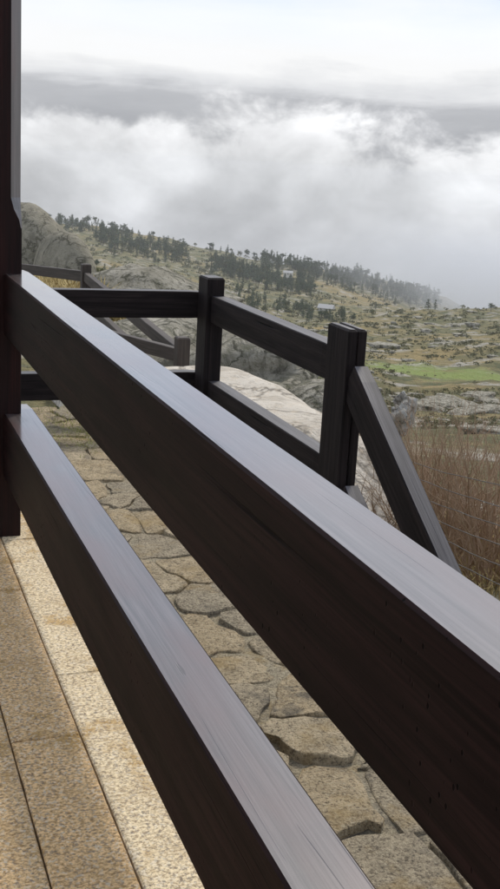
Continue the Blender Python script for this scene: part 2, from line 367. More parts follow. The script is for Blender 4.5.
# ------------------------------------------------------------------ porch floor: granite slabs over a base
base_me = bpy.data.meshes.new('porch_floor')
bm = bmesh.new()
def bm_box(bm, x0, x1, y0, y1, z0, z1):
    vs = [bm.verts.new((x, y, z)) for z in (z0, z1) for y in (y0, y1) for x in (x0, x1)]
    for f in ((0, 2, 3, 1), (4, 5, 7, 6), (0, 1, 5, 4), (2, 6, 7, 3), (0, 4, 6, 2), (1, 3, 7, 5)): bm.faces.new([vs[i] for i in f])
bm_box(bm, -2.6, .775, -2.5, 5.2, -.7, -.035)
bm.to_mesh(base_me); bm.free()
floor = link('porch_floor', base_me, mats=[M['mortar']]); tag(floor, kind='structure')
def slab(x0, x1, y0, y1, tint, dz):
    w_, l_ = x1-x0-.005, y1-y0-.005; e = .004
    prof = [(0, -.034), (0, -e), (e, 0)]
    verts, faces = [], []
    nseg = 10
    outline = []
    def wob(u, s): return noise.noise(Vector((u*9, s*7.3+x0*31, y0*17)))*.0022
    for i in range(nseg): outline.append((-w_/2+wob(i, 1), -l_/2+l_*i/nseg))
    for i in range(3): outline.append((-w_/2+w_*i/3, l_/2+wob(i, 2)))
    for i in range(nseg): outline.append((w_/2+wob(i, 3), l_/2-l_*i/nseg))
    for i in range(3): outline.append((w_/2-w_*i/3, -l_/2+wob(i, 4)))
    outline.reverse()
    n = len(outline)
    for ins, z in prof:
        for (px, py) in outline: verts.append((px*(1-2*ins/w_), py*(1-2*ins/l_), z))
    for k in range(2):
        for i in range(n): faces.append((k*n+i, k*n+(i+1) % n, (k+1)*n+(i+1) % n, (k+1)*n+i))
    faces.append(tuple(range(2*n, 3*n)))
    me = mesh_from(verts, faces, 'slab')
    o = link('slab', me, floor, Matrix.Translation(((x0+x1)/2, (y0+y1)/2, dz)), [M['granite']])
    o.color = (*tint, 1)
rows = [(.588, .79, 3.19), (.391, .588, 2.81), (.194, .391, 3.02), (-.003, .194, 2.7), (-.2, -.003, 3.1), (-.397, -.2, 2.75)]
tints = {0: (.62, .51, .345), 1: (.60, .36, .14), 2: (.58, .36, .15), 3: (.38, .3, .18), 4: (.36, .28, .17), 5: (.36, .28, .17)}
for i, (x0, x1, j) in enumerate(rows):
    L = 1.12 if i else 1.3
    y = j-L*5
    while y < 5.15:
        kf = random.uniform(.93, 1.07); tnt = [c*kf for c in tints[i]]
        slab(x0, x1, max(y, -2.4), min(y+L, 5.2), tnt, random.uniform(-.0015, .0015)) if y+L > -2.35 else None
        y += L

# ------------------------------------------------------------------ rubble paving beside the porch: every stone built
pm = bpy.data.meshes.new('stone_paving'); bm = bmesh.new()
PX0, PX1, PY0, PY1, PZ = .78, 2.50, 1.2, 8.7, -.40
nx, ny = 40, 120
grid = [[bm.verts.new((PX0+(PX1-PX0)*i/nx, PY0+(PY1-PY0)*j/ny,
        PZ-.004+.018*noise.fractal(Vector((i*.17, j*.17, 1)), .75, 2.1, 5))) for i in range(nx+1)] for j in range(ny+1)]
for j in range(ny):
    for i in range(nx): bm.faces.new((grid[j][i], grid[j][i+1], grid[j+1][i+1], grid[j+1][i]))
bm.to_mesh(pm); bm.free()
for p in pm.polygons: p.use_smooth = True
paving = link('stone_paving', pm, mats=[M['mortar']]); tag(paving, kind='structure')
def clip(poly, n, d):
    out = []
    for i in range(len(poly)):
        a, b = poly[i], poly[(i+1) % len(poly)]
        da, db = a.dot(n)-d, b.dot(n)-d
        if da <= 0: out.append(a)
        if da*db < 0: out.append(a+(b-a)*(da/(da-db)))
    return out
rng = random.Random(21)
sites = []
cx = .37
for j in range(int((PY1-PY0)/cx)+1):
    for i in range(int((PX1-PX0)/cx)+1):
        sites.append(Vector((PX0+.14+(i+.5*(j % 2)+rng.uniform(-.42, .42))*cx, PY0+.1+(j+rng.uniform(-.42, .42))*cx)))
for s in sites:
    if not (PX0 < s.x < PX1 and PY0 < s.y < PY1): continue
    poly = [Vector((PX0+.02, PY0)), Vector((PX1, PY0)), Vector((PX1, PY1)), Vector((PX0+.02, PY1))]
    g = rng.choice((.005, .009, .014, .03))
    for q in sites:
        if q is s or (q-s).length > 1.2: continue
        n = (q-s).normalized(); poly = clip(poly, n, ((s+q)/2).dot(n)-g)
        if len(poly) < 3: break
    if len(poly) < 3: continue
    poly = [q_ for i in range(len(poly)) for q_ in ([poly[i]*(1-t_)+poly[(i+1) % len(poly)]*t_ for t_ in ((.1, .3, .5, .7, .9) if (poly[i]-poly[(i+1) % len(poly)]).length > .16 else (.15, .85))])]
    poly = [p_+Vector(noise.noise_vector(Vector((p_.x*11, p_.y*11, s.x)))[:2])*.042 for p_ in poly]
    cen = sum(poly, Vector((0, 0)))/len(poly); n = len(poly)
    if n < 6: continue
    kk_ = .8 if cen.y < 4.2 else .4; h = .006+rng.uniform(.0, .026)*kk_; tilt = Vector((rng.uniform(-.05, .05), rng.uniform(-.05, .05)))*kk_
    verts, faces = [], []
    for k, (ins, z) in enumerate(((0, -.06), (0.0, h*.72), (.022, h*.97), (.1, h), (.5, h+.002))):
        for p_ in poly:
            q = (p_-cen)*(1-ins); jit = noise.noise_vector(Vector((p_.x*14, p_.y*14, k*.6)))
            zz = z+(q.dot(tilt) if k else 0)+(noise.noise(Vector(((cen.x+q.x)*11, (cen.y+q.y)*11, 3)))*.011 if k > 1 else 0)
            verts.append((q.x+jit.x*.01, q.y+jit.y*.01, zz))
    verts.append((0, 0, h+.004))
    for k in range(4):
        for i in range(n): faces.append((k*n+i, k*n+(i+1) % n, (k+1)*n+(i+1) % n, (k+1)*n+i))
    faces += [(4*n+i, 4*n+(i+1) % n, 5*n) for i in range(n)]
    me = mesh_from(verts, faces, 'stone', True)
    link('stone', me, paving, Matrix.Translation((cen.x, cen.y, PZ)), [M['rubble']])

# ------------------------------------------------------------------ timber
def beam_mesh(L, w_, h, bevel=.006, jitter=.0012, seg=None, seed=0):
    """beam along local X, centred; slot 0 sides, slot 1 top"""
    seg = seg or max(2, int(L/.12)); b = bevel
    ring = [(-w_/2+b, -h/2), (w_/2-b, -h/2), (w_/2, -h/2+b), (w_/2, h/2-b), (w_/2-b, h/2), (0, h/2), (-w_/2+b, h/2), (-w_/2, h/2-b), (-w_/2, 0), (-w_/2, -h/2+b)]
    verts, faces, mi = [], [], []; n = len(ring)
    for s in range(seg+1):
        x = -L/2+L*s/seg
        e = b*.8 if s in (0, seg) else 0
        for (y, z) in ring:
            j = noise.noise_vector(Vector((x*3.1+seed*7, y*9, z*9)))*jitter
            verts.append((x, y*(1-2*e/w_)+j.y, z*(1-2*e/h)+j.z))
    for s in range(seg):
        for i in range(n):
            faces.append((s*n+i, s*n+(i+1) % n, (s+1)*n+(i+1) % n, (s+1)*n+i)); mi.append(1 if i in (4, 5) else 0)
    faces.append(tuple(reversed(range(n)))); mi.append(0)
    faces.append(tuple(range(seg*n, seg*n+n))); mi.append(0)
    me = mesh_from(verts, [tuple(reversed(f)) for f in faces], 'beam'); me.polygons.foreach_set('material_index', mi)
    return me
def beam(name, p0, p1, w_, h, mats, parent, **kw):
    p0, p1 = Vector(p0), Vector(p1); d = p1-p0; L = d.length; d.normalize()
    side = Vector((0, 0, 1)).cross(d).normalized(); u = d.cross(side)
    Mx = Matrix(((d.x, side.x, u.x, 0), (d.y, side.y, u.y, 0), (d.z, side.z, u.z, 0), (0, 0, 0, 1)))
    me = beam_mesh(L, w_, h, seed=len(bpy.data.meshes), **kw)
    return link(name, me, parent, Matrix.Translation((p0+p1)/2) @ Mx, mats)
def post_mesh(w_, d, H, crack=None, bevel=.006, top_bevel=.012, seed=0):
    """post standing on local z=0; slot 1 is the top"""
    bm = bmesh.new()
    def piece(x0, x1):
        zs = [0, H*.3, H*.6, H-top_bevel, H]
        rings = []
        for k, z in enumerate(zs):
            i = top_bevel if k == 4 else 0; b = bevel
            pts = [(x0+b+i, -d/2+i), (x1-b-i, -d/2+i), (x1-i, -d/2+b+i), (x1-i, d/2-b-i), (x1-b-i, d/2-i), (x0+b+i, d/2-i), (x0+i, d/2-b-i), (x0+i, -d/2+b+i)]
            rings.append([bm.verts.new((px+noise.noise(Vector((px*9, z*3, seed)))*.002, py+noise.noise(Vector((py*9, z*3, seed+5)))*.002, z+(noise.noise(Vector((px*30, py*30, seed)))*.004 if k == 4 else 0))) for px, py in pts])
        for a, b_ in zip(rings, rings[1:]):
            for i in range(8): bm.faces.new((a[i], a[(i+1) % 8], b_[(i+1) % 8], b_[i]))
        f = bm.faces.new(rings[-1]); f.material_index = 1
        bm.faces.new(list(reversed(rings[0])))
    if crack is None: piece(-w_/2, w_/2)
    else:
        c, g = crack; piece(-w_/2, -w_/2+c); piece(-w_/2+c+g, w_/2)
    me = bpy.data.meshes.new('post'); bm.to_mesh(me); bm.free(); return me
class _:  pass
def turn_up(loc):   # posts keep the grain along local X, so textures run upwards
    return Matrix.Translation(loc)
def post(name, x0, x1, y0, y1, z0, z1, mats, parent, crack=None):
    H = z1-z0; me = post_mesh(x1-x0, y1-y0, H, crack, seed=len(bpy.data.meshes))
    # store the mesh with its length on local X: (x,y,z) -> (z,y,-x)
    R90 = Matrix(((0, 0, 1, 0), (0, 1, 0, 0), (-1, 0, 0, 0), (0, 0, 0, 1)))
    me.transform(R90)
    return link(name, me, parent, Matrix.Translation(((x0+x1)/2, (y0+y1)/2, z0)) @ R90.inverted(), mats)

# the porch railing beside the camera
RS = [M['rail_side'], M['rail_top']]
railing = empty('porch_railing', (.65, 4.6, 0), 'massive dark varnished porch railing of two wide beams let into a square red-brown post', 'railing')
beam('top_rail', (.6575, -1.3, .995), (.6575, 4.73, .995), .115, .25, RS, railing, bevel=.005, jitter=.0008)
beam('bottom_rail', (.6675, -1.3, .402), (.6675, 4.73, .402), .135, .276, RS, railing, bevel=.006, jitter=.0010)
def chamfered_post(y0, y1):
    x0, x1 = .465, .671; c = .044; zs = [(0, 0), (1.30, 0), (1.335, .012), (1.375, .032), (1.42, c), (3.2, c)]
    bm = bmesh.new(); rings = []
    for z, ch in zs:
        e = max(ch, .004)
        pts = [(x0+e, y0), (x1-e, y0), (x1, y0+e), (x1, y1-e), (x1-e, y1), (x0+e, y1), (x0, y1-e), (x0, y0+e)]
        rings.append([bm.verts.new((px, py, z)) for px, py in pts])
    for a, b_ in zip(rings, rings[1:]):
        for i in range(8):
            f = bm.faces.new((a[i], a[(i+1) % 8], b_[(i+1) % 8], b_[i]))
            if i % 2 and b_[0].co.z > 1.31: f.material_index = 1  # chamfers take the paler varnish: sky light put into their colour
    bm.faces.new(rings[-1]); bm.faces.new(list(reversed(rings[0])))
    me = bpy.data.meshes.new('post'); bm.to_mesh(me); bm.free()
    R90 = Matrix(((0, 0, 1, 0), (0, 1, 0, 0), (-1, 0, 0, 0), (0, 0, 0, 1)))
    cx_, cy_ = (x0+x1)/2, (y0+y1)/2
    me.transform(R90 @ Matrix.Translation((-cx_, -cy_, 0)))
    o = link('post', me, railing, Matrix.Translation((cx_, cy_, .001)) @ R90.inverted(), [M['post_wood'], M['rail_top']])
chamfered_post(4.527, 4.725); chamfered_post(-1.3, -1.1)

# the fence at the corner of the terrace, and its handrail going down
FS = [M['fence_side'], M['fence_top']]
fence = empty('wooden_fence', (2.6, 7.9, -.5), 'blackened wooden terrace fence with square posts, turning a corner into sloping stair handrails', 'fence')
post('post', 2.53, 2.665, 7.83, 8.06, -.62, .768, FS, fence)
post('post', 2.53, 2.642, 5.33, 5.61, -.9, .772, FS, fence, crack=(.056, .005))
post('post', .55, .69, 8.03, 8.2, -.62, .768, FS, fence)
ZU, ZL = .535, -.09
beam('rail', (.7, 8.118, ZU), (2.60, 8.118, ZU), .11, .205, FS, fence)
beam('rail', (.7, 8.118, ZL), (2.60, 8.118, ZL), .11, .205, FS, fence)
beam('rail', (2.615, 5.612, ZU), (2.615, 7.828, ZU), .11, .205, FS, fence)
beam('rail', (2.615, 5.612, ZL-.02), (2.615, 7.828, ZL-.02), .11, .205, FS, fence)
sl = .67; hv = .205
def hand(zs, y0=5.33, y1=3.05): return (2.59, y0-.002, zs), (2.59, y1, zs-(y0-y1)*sl)
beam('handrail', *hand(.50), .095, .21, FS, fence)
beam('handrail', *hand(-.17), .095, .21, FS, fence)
post('post', 2.535, 2.645, 2.85, 3.06, -2.4, -.75, FS, fence)

# ------------------------------------------------------------------ the farther fence by the boulders
FF = [M['far_fence'], M['far_fence']]
P3 = pt_r(86, 264, 18.0); P4 = pt_r(182.5, 337, 11.6)
far_f = empty('wooden_fence', (P4.x, P4.y, P4.z-1), 'greyed wooden fence below the terrace, running up to the rounded boulders', 'fence')
def sq(P, w_, h): post('post', P.x-w_/2, P.x+w_/2, P.y-w_/2, P.y+w_/2, P.z-h, P.z, FF, far_f)
sq(P4, .14, 1.15); sq(P3, .15, 1.3)
def along(Pa, Pb, dz, h=.15, w_=.09): beam('rail', Pa+Vector((0, 0, dz)), Pb+Vector((0, 0, dz)), w_, h, FF, far_f)
u_ = (P3-P4).normalized()
along(P4+u_*.07, P3-u_*.07, -.20); along(P4+u_*.07, P3-u_*.07, -.62)
P5 = pt_r(-10, 254, 22.0); along(P3, P5, -.2, .17)
P6 = pt_r(60, 328, 13.6); P6.z = P4.z; along(P4, P6, -.2, .14)
sq(P5, .15, 1.3); sq(P6, .14, 1.2)

# ------------------------------------------------------------------ wire fence on the slope
Wa, Wb = pt_r(520, 491, 5.5), pt_r(340, 442, 9.8)
wf = empty('wire_fence', (Wa.x, Wa.y, Wa.z-1), 'thin wire fence with parallel strands in front of the bare brown shrubs', 'fence')
def tube(name, pts, rad, mat, parent, sides=5):
    verts, faces = [], []
    for i, p in enumerate(pts):
        d = (pts[min(i+1, len(pts)-1)]-pts[max(i-1, 0)]).normalized()
        a = d.orthogonal().normalized(); b = d.cross(a)
        for k in range(sides):
            t_ = 2*math.pi*k/sides; verts.append(p+a*rad*math.cos(t_)+b*rad*math.sin(t_))
    for i in range(len(pts)-1):
        for k in range(sides): faces.append((i*sides+k, i*sides+(k+1) % sides, (i+1)*sides+(k+1) % sides, (i+1)*sides+k))
    return link(name, mesh_from(verts, faces, name, True), parent, None, [mat])
for k in range(7):
    pts = []
    for i in range(15):
        t_ = i/14; p = Wa.lerp(Wb, t_); sag = -.012*math.sin(math.pi*t_*2.)**2
        pts.append(p+Vector((0, 0, -.106*k+sag+.006*random.uniform(-1, 1))))
    tube('wire', pts, .0024, M['wire'], wf)
for P in (Wa, Wb): tube('stake', [P+Vector((0, 0, .12)), P+Vector((0, 0, -1.4))], .022, M['bark'], wf, 7)

# ------------------------------------------------------------------ rocks
def rock_mesh(seed, sub=4, rough=.22, flat=.0, cell=.05):
    bm = bmesh.new(); bmesh.ops.create_icosphere(bm, subdivisions=sub, radius=1)
    for v in bm.verts:
        p = v.co.copy(); n = noise.fractal(p*1.1+Vector((seed*13.1, 0, 0)), .85, 2.1, 5)
        c = noise.cell(p*1.5+Vector((seed*3.3, 1, 2)))*(cell if rough > .1 else 0)
        v.co = p*(1+rough*n+c)
        if flat and v.co.z > flat: v.co.z = flat+(v.co.z-flat)*.25
    me = bpy.data.meshes.new('rock'); bm.to_mesh(me); bm.free()
    me.polygons.foreach_set('use_smooth', [True]*len(me.polygons)); return me
def rock(name, loc, scale, rotz, seed, mat, label, cat='rock', group=None, sub=4, rough=.16, flat=0):
    me = rock_mesh(seed, sub, rough, flat)
    o = link(name, me, None, Matrix.LocRotScale(Vector(loc), Matrix.Rotation(rotz, 3, 'Z').to_quaternion(), Vector(scale)), [mat])
    return tag(o, label, cat, group)
p = pt_r(24, 262, 36); rock('granite_boulder', (p.x, p.y, p.z-.9), (1.35, 2.6, 2.72), .25, 3, M['boulder'], 'big rounded granite boulder rising behind the greyed wooden fence', 'boulder', rough=.05)
p = pt_r(64, 268, 33); rock('granite_boulder', (p.x, p.y, p.z-.55), (.82, 1.7, 1.62), .2, 8, M['boulder'], 'smaller rounded boulder leaning against the big granite boulder', 'boulder', rough=.06)
p = pt_r(0, 240, 40); rock('granite_boulder', (p.x, p.y, p.z-.9), (1.6, 3, 2.3), .9, 12, M['boulder'], 'rounded boulder mostly hidden behind the red-brown porch post', 'boulder', rough=.06)
p = pt_r(140, 292, 27); rock('rock_outcrop', (p.x, p.y, p.z-.35), (2.1, 2.0, .85), -.2, 5, M['grey_rock'], 'low speckled granite outcrop beyond the black fence, at the foot of the boulders', 'rock', rough=.4)
p = pt_r(150, 345, 19); rock('rock_outcrop', (p.x, p.y, p.z-.5), (1.5, 3, .8), -.3, 15, M['grey_rock'], 'grey rock below the sloping rails of the greyed fence', 'rock', rough=.45)
p = pt_r(235, 350, 16); rock('rock_outcrop', (p.x, p.y, p.z-.55), (1.6, 1.2, .75), .7, 17, M['grey_rock'], 'dark fissured rock ledge just beyond the pale granite slab', 'rock', rough=.5)
p = pt_r(290, 395, 14); rock('rock_outcrop', (p.x, p.y, p.z-.6), (1.0, 1.0, .6), .2, 19, M['grey_rock'], 'lichen covered rock between the pale slab and the heath', 'rock', rough=.5)
# pale slab: a smooth granite sheet just outside the fence
def slab_rock():
    A, B = pt_z(212, 358, CAMZ-2.0), pt_z(335, 436, CAMZ-1.98)
    ex = (B-A); ex.z = 0; Lx = ex.length; ex.normalize(); ey = Vector((-ex.y, ex.x, 0))
    if ey.dot(Vector((0, 0, CAMZ))-A) < 0: ey = -ey      # towards the porch
    verts, faces = [], []; nu, nv = 46, 22
    for j in range(nv+1):
        for i in range(nu+1):
            u = -.04+1.26*i/nu; v = -.9+2.6*j/nv
            p = A+ex*(u*Lx)+ey*v
            edge = min(1, max(0, (v+.9)/.9)); zt = CAMZ-2.0-.75*(1-edge)**2.2-.02*v
            if u > .95: zt -= (u-.95)*1.6
            if u < .08: zt -= (.08-u)*2.5
            zt += .05*noise.fractal(Vector((p.x*.8, p.y*.8, 1)), .9, 2, 4)-.10*max(0, v-.6)
            verts.append((p.x, p.y, zt))
    for j in range(nv):
        for i in range(nu): faces.append((j*(nu+1)+i, j*(nu+1)+i+1, (j+1)*(nu+1)+i+1, (j+1)*(nu+1)+i))
    # skirt so that the sheet has thickness
    rim = [i for i in range(nu+1)]+[j*(nu+1)+nu for j in range(1, nv+1)]+[nv*(nu+1)+i for i in range(nu-1, -1, -1)]+[j*(nu+1) for j in range(nv-1, 0, -1)]
    off = len(verts)
    for r_ in rim: v = verts[r_]; verts.append((v[0], v[1], v[2]-1.2))
    n = len(rim)
    for i in range(n): faces.append((rim[i], off+i, off+(i+1) % n, rim[(i+1) % n]))
    o = link('rock_slab', mesh_from(verts, faces, 'rock_slab', True), None, None, [M['pale_rock']])
    bm = bmesh.new(); bm.from_mesh(o.data); bmesh.ops.recalc_face_normals(bm, faces=bm.faces); bm.to_mesh(o.data); bm.free()
    tag(o, 'pale smooth granite slab just beyond the lower fence rail', 'rock')
slab_rock()
p = pt_r(401, 412, 13); rock('pale_rock', (p.x, p.y, p.z-.1), (.13, .14, .2), .3, 23, M['white_rock'], 'whitish jagged rock behind the sloping handrail', 'rock', rough=.7)
p = pt_r(406, 399, 14); rock('pale_rock', (p.x, p.y, p.z-.14), (.09, .12, .2), 1.3, 24, M['white_rock'], 'small whitish rock tip beside the jagged whitish rock', 'rock', rough=.7)

# boulders strewn over the heath
bould = [rock_mesh(40+i, 3, .6, .4) for i in range(5)]
for me in bould: me.materials.append(M['grey_rock'])
rng = random.Random(5)
spots = [(494, 434, 7), (385, 347, 4.5), (330, 349, 4), (318, 340, 3), (470, 414, 7), (452, 404, 6), (425, 410, 5), (440, 408, 6), (490, 404, 6), (478, 398, 4), (410, 404, 4), (498, 412, 6)]
while len(spots) < 150:
    x = rng.uniform(225, 500); y = rng.uniform(312, 428)
    if y > 330+.62*(x-225)+50: continue
    if 362 < y < 394 and 385 < x: continue
    spots.append((x, y, None))
for (x, y, s) in spots:
    P = find_on_ground(x, y)
    if P is None: continue
    r = math.hypot(P.x, P.y)
    s = (s*r/1100*rng.uniform(2.5, 3.2)) if s else r/1100*rng.uniform(1.5, 6.5)
    o = bpy.data.objects.new('boulder', rng.choice(bould)); C.objects.link(o)
    o.location = P+Vector((0, 0, s*.02)); o.scale = (s*rng.uniform(.8, 1.7), s*rng.uniform(.8, 1.5), s*rng.uniform(.35, .7)); o.rotation_euler = (0, 0, rng.uniform(0, 6.3))
    tag(o, 'low grey granite boulder lying on the open heath', 'boulder', 'boulders on the heath')

# ------------------------------------------------------------------ foliage builders
def clump_faces(verts, faces, c, n, rad, size, rng, squash=.8):
    for _i in range(n):
        d = Vector((rng.gauss(0, 1), rng.gauss(0, 1), rng.gauss(0, 1))).normalized()*rad*rng.uniform(.45, 1.0)**.5
        d.z *= squash; p = c+d
        a = Vector((rng.gauss(0, 1), rng.gauss(0, 1), rng.gauss(0, .7))).normalized(); b = a.orthogonal().normalized()
        b = (Matrix.Rotation(rng.uniform(0, 6.3), 3, a) @ b); s = size*rng.uniform(.6, 1.3); k = len(verts)
        e = a.cross(b)
        verts += [p+b*s, p+e*s*.7, p-b*s, p-e*s*.7]; faces.append((k, k+1, k+2, k+3))
def pine_mesh(seed, kind):
    """a pine about 1 unit tall: tapered trunk, limbs and an uneven crown"""
    rng = random.Random(seed); verts, faces, mi = [], [], []
    def limb(a, b, r0, r1, n=5):
        k = len(verts); d = (b-a).normalized(); u = d.orthogonal().normalized(); v = d.cross(u)
        for p, r in ((a, r0), (b, r1)):
            for i in range(n):
                t_ = 2*math.pi*i/n; verts.append(p+u*r*math.cos(t_)+v*r*math.sin(t_))
        for i in range(n): faces.append((k+i, k+(i+1) % n, k+n+(i+1) % n, k+n+i)); mi.append(1)
    lean = Vector((rng.uniform(-.05, .05), rng.uniform(-.05, .05), 1))
    limb(Vector((0, 0, -.05)), lean*.9, .022, .006)
    if kind == 'cone':
        for k in range(9):
            t_ = k/8; z = .16+.8*t_; R = .23*(1-t_)**.8+.035
            for j in range(4 if t_ < .7 else 2):
                a = rng.uniform(0, 6.3); q = R*rng.uniform(.35, .9); c = Vector((math.cos(a)*q, math.sin(a)*q, z+rng.uniform(-.04, .04)))+lean*0
                limb(Vector((0, 0, z)), c, .007, .003, 3); n0 = len(faces)
                clump_faces(verts, faces, c, 9, .085, .035, rng); mi += [0]*(len(faces)-n0)
    else:
        cz = .62 if kind == 'round' else .82; RR = .30 if kind == 'round' else .36; sq = .85 if kind == 'round' else .35
        for j in range(20):
            d = Vector((rng.gauss(0, 1), rng.gauss(0, 1), rng.gauss(0, 1))).normalized()*RR*rng.uniform(.3, 1)
            c = Vector((d.x, d.y, cz+d.z*sq)); limb(Vector((0, 0, cz-.25)), c, .008, .003, 3); n0 = len(faces)
            clump_faces(verts, faces, c, 13, .12, .042, rng, .7); mi += [0]*(len(faces)-n0)
    me = mesh_from(verts, faces, 'pine'); me.polygons.foreach_set('material_index', mi); return me
kinds = ['cone', 'cone', 'cone', 'round', 'round', 'umbrella']
pines = []
for i, k in enumerate(kinds):
    me = pine_mesh(100+i, k); me.materials.append(M['pine'] if i != 4 else M['oak']); me.materials.append(M['bark']); pines.append((k, me))
labels = {'cone': 'dark narrow pine tree standing on the far hillside', 'round': 'round-crowned tree standing on the far hillside', 'umbrella': 'flat-crowned umbrella pine standing on the far hillside'}
def ridge_y(x): return float(np.interp(x, [0, 50, 100, 150, 200, 250, 300, 350, 400, 440, 465], [213, 219, 227, 238, 248, 255, 264, 270, 281, 294, 306]))
rng = random.Random(11)
def near_house(x, y): return (abs(x-288) < 9 and -2 < y-274 < 9) or (abs(x-326) < 13 and -2 < y-309 < 10)
def put_tree(x, y, hpx, which=None):
    if near_house(x, y): return
    P = find_on_ground(x, y, 330)
    if P is None: return
    r = math.hypot(P.x, P.y); k, me = which or rng.choice(pines)
    H = max(3.5, min(13, hpx*r/1100)); o = bpy.data.objects.new('pine_tree' if k != 'round' else 'tree', me); C.objects.link(o)
    o.location = P-Vector((0, 0, .1)); o.scale = (H*rng.uniform(.85, 1.25),)*2+(H,); o.rotation_euler = (0, 0, rng.uniform(0, 6.3))
    tag(o, labels[k], 'tree', 'trees on the far hillside')
for i in range(95):                                    # along the ridge
    x = rng.choice([rng.uniform(48, 135), rng.uniform(135, 300), rng.uniform(230, 440)])
    put_tree(x, ridge_y(x)+rng.uniform(1.2, 4), rng.uniform(4.5, 9))
put_tree(211, ridge_y(211)+2, 9, pines[5]); put_tree(77, ridge_y(77)+2, 9, pines[5])
bands = [((110, 250), (190, 262), 7, 45), ((205, 268), (315, 292), 10, 95), ((275, 266), (430, 300), 7, 85), ((240, 306), (330, 318), 7, 25)]
for (a, b, wd, n) in bands:
    for i in range(n):
        t_ = rng.random(); put_tree(a[0]+(b[0]-a[0])*t_, a[1]+(b[1]-a[1])*t_+rng.gauss(0, wd*.6), rng.uniform(7, 13) if wd >= 10 else rng.uniform(5, 10))
for i in range(30): put_tree(rng.uniform(40, 420), ridge_y(rng.uniform(40, 420))+rng.uniform(10, 45), rng.uniform(4, 7))
for (x, y, h) in ((491, 311, 6), (372, 318, 9), (352, 330, 10)):
    put_tree(x, y+1.5, h, pines[3] if h < 7 else None)

# the denser woods, as one mass
def wood():
    rng = random.Random(8); verts, faces, mi = [], [], []
    srcs = [([v.co.copy() for v in me.vertices], [tuple(p_.vertices) for p_ in me.polygons], [p_.material_index for p_ in me.polygons]) for k_, me in pines[:4]]
    def one(x, y, hpx):
        if near_house(x, y): return
        P = find_on_ground(x, y, 330)
        if P is None: return
        H = max(3.5, min(13, hpx*math.hypot(P.x, P.y)/1100)); vs, fs, ms = rng.choice(srcs); k0 = len(verts); a = rng.uniform(0, 6.3); ca, sa = math.cos(a), math.sin(a); wd = H*rng.uniform(.9, 1.4)
        verts.extend((P.x+(v.x*ca-v.y*sa)*wd, P.y+(v.x*sa+v.y*ca)*wd, P.z+v.z*H) for v in vs)
        faces.extend(tuple(k0+i for i in f) for f in fs); mi.extend(ms)
    for (a, b, wd, n) in (((95, 240), (190, 258), 7, 150), ((215, 268), (312, 290), 7, 230), ((262, 262), (350, 284), 6, 170), ((340, 280), (440, 304), 8, 190), ((55, 224), (130, 238), 4, 80), ((235, 300), (345, 322), 8, 80)):
        for i in range(n):
            t_ = rng.random(); one(a[0]+(b[0]-a[0])*t_, a[1]+(b[1]-a[1])*t_+rng.gauss(0, wd*.55), rng.uniform(6, 11))
    me = mesh_from(verts, faces, 'pine_wood'); me.polygons.foreach_set('material_index', mi)
    tag(link('pine_wood', me, None, None, [M['pine'], M['bark']]), 'belts of dark pine wood across the far hillside', 'wood', kind='stuff')
wood()

# scrub: low bushes nobody could count
def scrub():
    rng = random.Random(3); verts, faces = [], []; n = 0
    while n < 4400:
        x = rng.uniform(60, 505); y = rng.uniform(225, 430)
        if y < ridge_y(min(x, 465))+3: continue
        if y > 345+.62*(x-225)+70: continue
        if noise.noise(Vector((x*.035, y*.09, 5))) < -.08 and rng.random() < .75: continue
        if 366 < y < 390 and 395 < x and rng.random() < .93: continue
        P = find_on_ground(x, y, 18)
        if P is None: continue
        r = math.hypot(P.x, P.y); s = max(.16, min(2.2, r/1100*rng.uniform(.9, 3.4)))
        clump_faces(verts, faces, P+Vector((0, 0, s*.25)), 22, s, s*.30, rng, .45); n += 1
    o = link('scrub', mesh_from(verts, faces, 'scrub'), None, None, [M['scrub']])
    tag(o, 'low dark green scrub dotted over the heath and hillside', 'scrub', kind='stuff')
scrub()

# ------------------------------------------------------------------ two small houses far off
def house(x, y, wpx, hgt, rz, label):
    P = find_on_ground(x, y, 200)
    if P is None: return
    r = math.hypot(P.x, P.y); L = wpx*r/1100; D = L*.55; h = L*hgt
    root = empty('house', P, label, 'house'); R_ = Matrix.Translation(P) @ Matrix.Rotation(rz, 4, 'Z')
    me = bpy.data.meshes.new('wall'); bm = bmesh.new(); bm_box(bm, -L/2, L/2, -D/2, D/2, -1.5, h); bm.to_mesh(me); bm.free(); link('wall', me, root, R_, [M['plaster']])
    a = L*.54; b = D*.62; rz_ = h+L*.22
    v = [(-a, -b, h-.1), (a, -b, h-.1), (a, 0, rz_), (-a, 0, rz_), (-a, b, h-.1), (a, b, h-.1), (-a, -b, h-.35), (a, -b, h-.35), (-a, b, h-.35), (a, b, h-.35)]
    link('roof', mesh_from(v, [(0, 1, 2, 3), (3, 2, 5, 4), (0, 6, 7, 1), (4, 5, 9, 8), (0, 3, 4, 8, 6), (1, 7, 9, 5, 2), (6, 8, 9, 7)], 'roof'), root, R_, [M['roof']])
    for i in (-1, 0, 1):
        me = bpy.data.meshes.new('window'); bm = bmesh.new(); bm_box(bm, i*L*.3-L*.05, i*L*.3+L*.05, -D/2-.06, -D/2+.02, h*.4, h*.75); bm.to_mesh(me); bm.free(); link('window', me, root, R_, [M['glass']])
house(288, 276, 9, .3, -.45, 'small white house with a pale roof high on the far hillside')
house(326, 310, 15, .16, -.7, 'long low grey-roofed house at the foot of the far hillside')

